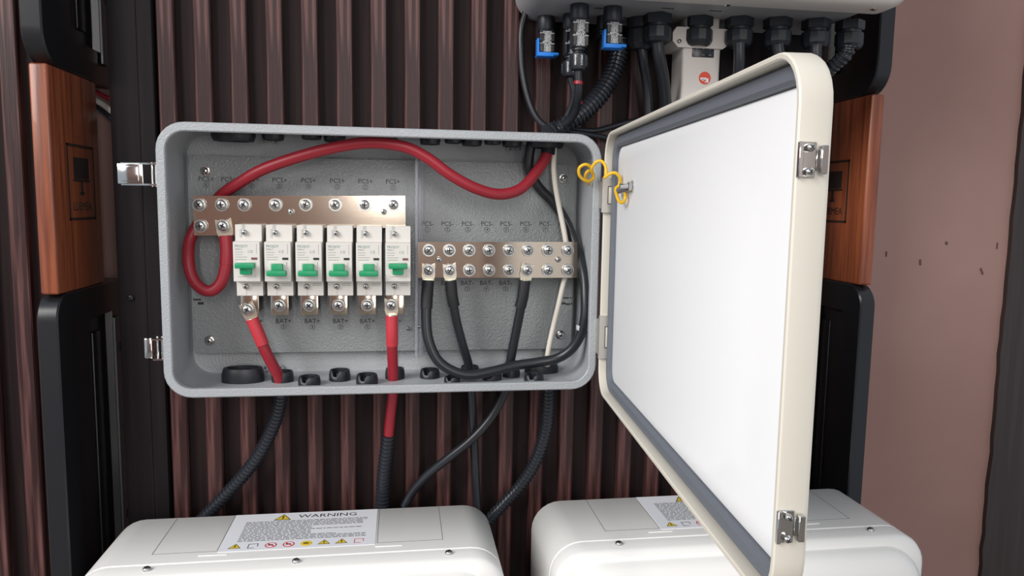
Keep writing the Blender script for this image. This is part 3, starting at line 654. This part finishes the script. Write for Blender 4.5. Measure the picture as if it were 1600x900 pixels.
# PV connectors
def pv(u, ytop, y, vbot, cap, label, tail=False, w=0.0094):
    x = PX(u, ytop+20, y)[0]; zb = PX(u, vbot, y)[2]; h = GZ-zb
    t = thing('solar_connector', (x, y, GZ), label, 'connector', 'solar connectors under the inverter')
    b = bmn(); lathe(b, (x,y,GZ), (0,0,-1), [(w*0.98,0),(w,0.002),(w,0.013),(w*0.88,0.015)], 18); obj('socket', b, M_GLAND, t)
    b = bmn(); box(b, (x-w*0.80,y-w*0.80,zb), (x+w*0.80,y+w*0.80,GZ-0.014), 0.0015); bo = obj('housing', b, M_GLAND, t)
    b = bmn(); box(b, (x-w*0.50,y-w*0.80-0.0012,zb+0.001), (x+w*0.50,y-w*0.80+0.0005,GZ-0.016), 0.0005); obj('grey_face', b, M_PVG, bo)
    hz = (GZ-0.016-zb)
    for s_ in (-1, 1):
        for q in (0.08, 0.55):
            b = bmn(); box(b, (x+s_*w*0.62-0.0014,y-w*0.80-0.0020,zb+hz*(q+0.30)), (x+s_*w*0.62+0.0014,y-w*0.80+0.001,zb+hz*(q)), 0.0004); obj('latch_arm', b, M_BLACK, bo)
            b = bmn(); box(b, (x+s_*w*0.62-0.0020,y-w*0.80-0.0024,zb+hz*(q+0.31)), (x+s_*w*0.62+0.0020,y-w*0.80+0.001,zb+hz*(q+0.36)), 0.0004); obj('latch_tooth', b, M_PVG, bo)
    if cap:
        b = bmn(); box(b, (x-w*0.95,y-w*1.05,zb-0.0025), (x+w*1.35,y+w*0.9,zb+0.0006), 0.0010); box(b, (x-w*1.15,y-w*1.2,zb-0.0040), (x+w*0.75,y+w*0.3,zb-0.0020), 0.0009)
        box(b, (x-w*1.10,y-w*0.9,zb-0.003), (x-w*0.86,y+w*0.2,zb+hz*0.66), 0.0006); obj('blue_cap', b, M_BLUE, t)
    if tail:
        b = bmn(); lathe(b, (x,y,zb+0.001), (0,0,-1), [(w*0.72,0),(w*0.72,0.003),(w*0.55,0.004),(w*0.60,0.0055),(w*0.92,0.007),(w*0.95,0.018),(w*0.8,0.0215),(w*0.5,0.023)], 12); obj('cable_nut', b, M_GLAND, t, angle=25)
        for k in range(9):
            a = 2*PI*k/9; b = bmn(); box(b, (-0.0008,-0.0005,0), (0.0008,0.0007,0.010), M=Matrix.Translation((x+w*0.95*math.cos(a), y+w*0.95*math.sin(a), zb-0.0175)) @ Matrix.Rotation(a+PI/2, 4, 'Z')); obj('grip_rib', b, M_PVG if k in (6,7) else M_GLAND, t)
    return Vector((x, y, zb))
pv(853, 30, 0.066, 85, True, 'leftmost solar connector with bright blue cap')
e2 = pv(893, 22, 0.050, 88, False, 'rear solar connector half hidden behind the uncapped front one', True)
e3 = pv(905, 9, 0.012, 76, False, 'uncapped front solar connector with ribbed nut and red-marked cable', True)
pv(957, 13, 0.014, 72, True, 'solar connector with blue cap in front of the corrugated conduit')
pv(946, 25, 0.052, 60, False, 'short rear solar connector left behind the blue capped one')
t = cable('solar_cable', [e3+Vector((0,0,-0.022)),(904,135,0.014),(903,152,0.020),(901,168,0.032),(893,184,0.044),(878,198,0.056)], 0.0042, M_BLK, 'black solar cable with red bands dropping from the uncapped connector', 'cable')
for v0, v1, y in ((127,132,0.012),(158,162,0.026)):
    b = bmn(); sweep(b, [PX(904,v0,y), PX(903.5,v1,y)], 0.0046, 14); obj('red_band', b, M_RED, t)
t = cable('solar_cable', [(822,18,0.076),(815,44,0.080),(814,75,0.080),(816,110,0.080),(824,150,0.078),(837,182,0.074),(854,198,0.070),(868,199,0.066),(882,188,0.060),(893,165,0.054),(897,145,0.050),e2+Vector((0,0,-0.022))], 0.0036, M_BLK, 'thin black cable hanging in a long loop at the inverter\'s left end', 'cable')
P_ = [PX(*p) for p in ((969,58,0.060),(966,85,0.062),(957,115,0.062),(940,145,0.061),(915,172,0.060),(888,193,0.060),(868,204,0.062))]
P_.append(Vector((P_[-1][0]-0.010, 0.058, BH/2+0.004)))
t = thing('corrugated_conduit', P_[0], 'black corrugated conduit bending from the inverter to the box top', 'conduit', 'corrugated conduits'); obj('hose', corrugated(P_, 0.0105), M_HOSE, t)
t = cable('thin_cable', [(880,199,0.070),(905,203,0.078),(930,204,0.080),(955,198,0.082),(985,190,0.083),(1030,182,0.084)], 0.0030, M_BLK, 'thin black cable lying behind the top right corner of the box', 'cable')
t = cable('thin_cable', [(876,203,0.066),(900,207,0.072),(925,211,0.076),(950,216,0.080),(975,226,0.083)], 0.0028, M_BLK, 'second thin black cable sloping down behind the box top right corner', 'cable')

# data logger
p0 = PX(1065,76,0.040); p1 = PX(1119,190,0.040)
T = thing('data_logger', ((p0[0]+p1[0])/2, 0.055, GZ), 'white data logger stick with red round logo hanging under the inverter', 'data logger')
b = bmn(); box(b, (p0[0],0.036,p1[2]), (p1[0],0.070,p0[2]+0.004), 0.0030, 3); obj('housing', b, M_INV, T)
b = bmn(); h0, h1 = PX(1047,75,0.040), PX(1132,48,0.040)
extr(b, [(h0[0]+0.006,h0[2]),(h1[0]-0.004,h0[2]),(h1[0],h0[2]+0.003),(h1[0],h1[2]),(h0[0]+0.004,h1[2]),(h0[0],h1[2]-0.006),(h0[0],h0[2]+0.006)], lambda a, c, d: (a, d, c), 0.033, 0.072)
fl = obj('collar', b, M_INV, T); obj('screw', bolt_bm((h0[0]+0.0068,0.0328,h0[2]+0.0055), r=0.0032, washer=False), [M_CHROME, M_DARK], fl)
b = bmn(); box(b, (p0[0]+0.003,0.036,h1[2]), (p1[0]-0.003,0.070,GZ+0.0005), 0.001); obj('neck', b, M_INV, T)
q0, q1 = PX(1081,89,0.036), PX(1116,73,0.036); b = bmn(); box(b, (q0[0],0.0352,q0[2]), (q1[0],0.0370,q1[2]), 0.0008); lp_ = obj('status_panel', b, M_PANEL, T)
bm = bmn()
for k in range(3):
    xx = q0[0]+(q1[0]-q0[0])*(0.2+0.3*k); box(bm, (xx-0.0016,0.0350,q0[2]+0.0022), (xx+0.0016,0.0354,q0[2]+0.0028)); box(bm, (xx-0.0006,0.0350,q1[2]-0.0034), (xx+0.0006,0.0354,q1[2]-0.0022))
obj('lettering', bm, M_MCBL, lp_)
lc = PX(1101,122,0.036); b = bmn(); lathe(b, (lc[0],0.0362,lc[2]), (0,-1,0), [(0.0066,0),(0.0066,0.0006)], 28); lg = obj('round_logo', b, M_ORG, T)
bm = bmn(); M = face_M((lc[0],0.0354,lc[2]))
box(bm, (-0.0050,-0.0018,0), (0.0020,0.0002,0.0002), M=M); box(bm, (0.0014,-0.0046,0), (0.0040,-0.0004,0.0002), 0.0001, 1, M=M); box(bm, (-0.0030,-0.0030,0), (-0.0012,-0.0010,0.0002), M=M); box(bm, (0.0,-0.0046,0), (0.002,-0.0034,0.0002), M=M)
obj('logo_mark', bm, M_STICK, lg)

# ================================================================== batteries
BZ = -0.2722; BTW = 0.392; BTH = -0.949-BZ
def battery(x0, label):
    cx = x0+BTW/2; h = -BTH; zc = BZ-h/2
    t = thing('battery', (cx, 0.0, BZ-h), label, 'battery', 'white batteries')
    fn = lambda a, b_, d: (cx+a, d, zc+b_)
    b = bmn(); ring_loft(b, BTW, h, 0.032, [(0.003,0.0550),(0.0,0.0520),(0.0,-0.0490),(0.0012,-0.0500),(0.0012,-0.0510),(0.0,-0.0520),(0.0,-0.0690),(0.0018,-0.0735),(0.006,-0.0765),(0.012,-0.0780)], fn)
    hs = obj('housing', b, M_BAT, t, angle=45)
    b = bmn(); ring_loft(b, BTW-0.018, h-0.018, 0.040, [(0.0,-0.0770),(0.002,-0.0850),(0.009,-0.0920),(0.020,-0.0955),(0.030,-0.0960)], fn); obj('front_panel', b, M_BAT, t, angle=45)
    for xx in (0.022+0.045, 0.197, 0.338):
        obj('screw', bolt_bm((x0+xx, -0.0605, BZ-0.0002), axis=(0,0,1), r=0.0050, washer=False, turn=0.5), [M_ZINC, M_DARK], hs)
    # access covers outlined by seams
    for a0, a1 in ((0.062,0.120),(0.270,0.334)):
        bm = bmn(); y0, y1, z0 = -0.030, 0.050, BZ+0.00015
        for lo, hi in (((x0+a0-0.0003,y0),(x0+a0+0.0003,y1)),((x0+a1-0.0003,y0),(x0+a1+0.0003,y1)),((x0+a0,y0-0.0003),(x0+a1,y0+0.0003))):
            box(bm, (lo[0],lo[1],z0-0.0004), (hi[0],hi[1],z0))
        obj('access_cover_seam', bm, M_SEAM, hs)
    for a0 in (0.105, 0.268):
        b = bmn(); box(b, (x0+a0,-0.0385,BZ-0.0003), (x0+a0+0.026,-0.0375,BZ+0.0006), 0.0002, 1); obj('moulded_ridge', b, M_BAT, hs)
    # warning sticker
    sx0, sx1, sy0, sy1 = x0+0.121, x0+0.268, -0.0330, 0.0515; zt = BZ+0.0004
    b = bmn(); box(b, (sx0,sy0,BZ-0.0002), (sx1,sy1,zt), 0.00005, 1); st = obj('warning_sticker', b, M_STICK, t)
    zM = lambda x, y: basis((x, y, zt+0.0001), (1,0,0), (0,1,0))
    cxm = (sx0+sx1)/2
    obj('lettering', textbm('WARNING', 0.0112, zM(cxm+0.022, sy1-0.0105), sx=1.12), M_TXT, st)
    bm = bmn(); rr = random.Random(3)
    for k in range(15):
        y = sy1-0.0205-k*0.0031; x = sx0+0.014; end = sx1-0.010-rr.choice((0,0,0.004,0.030,0.055))
        while x < end:
            w_ = rr.uniform(0.002,0.0075); box(bm, (x,y-0.0005,zt), (min(x+w_,end),y+0.0005,zt+0.0001)); x += w_+0.0011
    o = obj('fine_print', bm, M_TXT, st)
    def tri(c, s_, m1=M_TRI):
        bm = bmn(); loft(bm, [[(c[0]+s_*a, c[1]+s_*b_, z) for a, b_ in ((-1,-0.6),(1,-0.6),(0,1.05))] for z in (zt, zt+0.0001)]); o = obj('warning_icon', bm, M_TXT, st)
        bm = bmn(); loft(bm, [[(c[0]+s_*a*0.78, c[1]+s_*(b_*0.78+0.01), z) for a, b_ in ((-1,-0.6),(1,-0.6),(0,1.05))] for z in (zt+0.0001, zt+0.0002)]); obj('icon_face', bm, m1, st)
        bm = bmn(); box(bm, (c[0]-s_*0.09,c[1]-s_*0.05,zt), (c[0]+s_*0.09,c[1]+s_*0.5,zt+0.0003)); box(bm, (c[0]-s_*0.09,c[1]-s_*0.36,zt), (c[0]+s_*0.09,c[1]-s_*0.18,zt+0.0003)); obj('icon_mark', bm, M_TXT, st)
    def disc(c, r_, ring, face, bar):
        bm = bmn(); lathe(bm, (c[0],c[1],zt), (0,0,1), [(r_,0),(r_,0.0001)], 24); obj('warning_icon', bm, ring, st)
        bm = bmn(); lathe(bm, (c[0],c[1],zt), (0,0,1), [(r_*0.78,0.0001),(r_*0.78,0.0002)], 24); obj('icon_face', bm, face, st)
        bm = bmn(); box(bm, (-r_*0.5,-r_*0.2,0.0002), (r_*0.35,r_*0.2,0.0003), M=Matrix.Translation((c[0],c[1],zt))); obj('icon_mark', bm, M_TXT, st)
        if bar: bm = bmn(); box(bm, (-r_*0.85,-r_*0.1,0.0002), (r_*0.85,r_*0.1,0.0004), M=Matrix.Translation((c[0],c[1],zt)) @ Matrix.Rotation(-0.8,4,'Z')); obj('icon_bar', bm, ring, st)
    tri((cxm-0.024, sy1-0.0125), 0.0088)
    yi = sy0+0.0095; st_ = (sx1-sx0-0.030)/7
    for k in range(8):
        x = sx0+0.014+st_*k
        if k in (0,5,6): tri((x, yi), 0.0060)
        elif k in (2,3): disc((x, yi), 0.0056, M_PRED, M_STICK, True)
        elif k == 4: disc((x, yi), 0.0054, M_TRI, M_TRI, False)
        else:
            bm = bmn(); c_ = 0.0046
            for lo, hi in (((-c_,-c_),(-c_+0.0007,c_)),((-c_,c_-0.0007),(c_,c_)),((c_-0.0007,-c_*0.3),(c_,c_)),((-c_,-c_),(c_*0.4,-c_+0.0007))): box(bm, (x+lo[0],yi+lo[1],zt), (x+hi[0],yi+hi[1],zt+0.0001))
            obj('warning_icon', bm, M_TXT if k == 1 else M_PRED, st)
    return t
battery(-0.2815, 'white battery at the lower left under the box, full warning sticker showing')
battery(0.1570, 'white battery at the lower right partly hidden by the open door')

for o in bpy.data.objects:
    if o.type == 'MESH' and o.name.split('.')[0] in ('lettering','fine_lettering','brand_lettering','pen_mark','fine_print','printed_marking','logo_mark','burnt_logo'): o['kind'] = 'stuff'
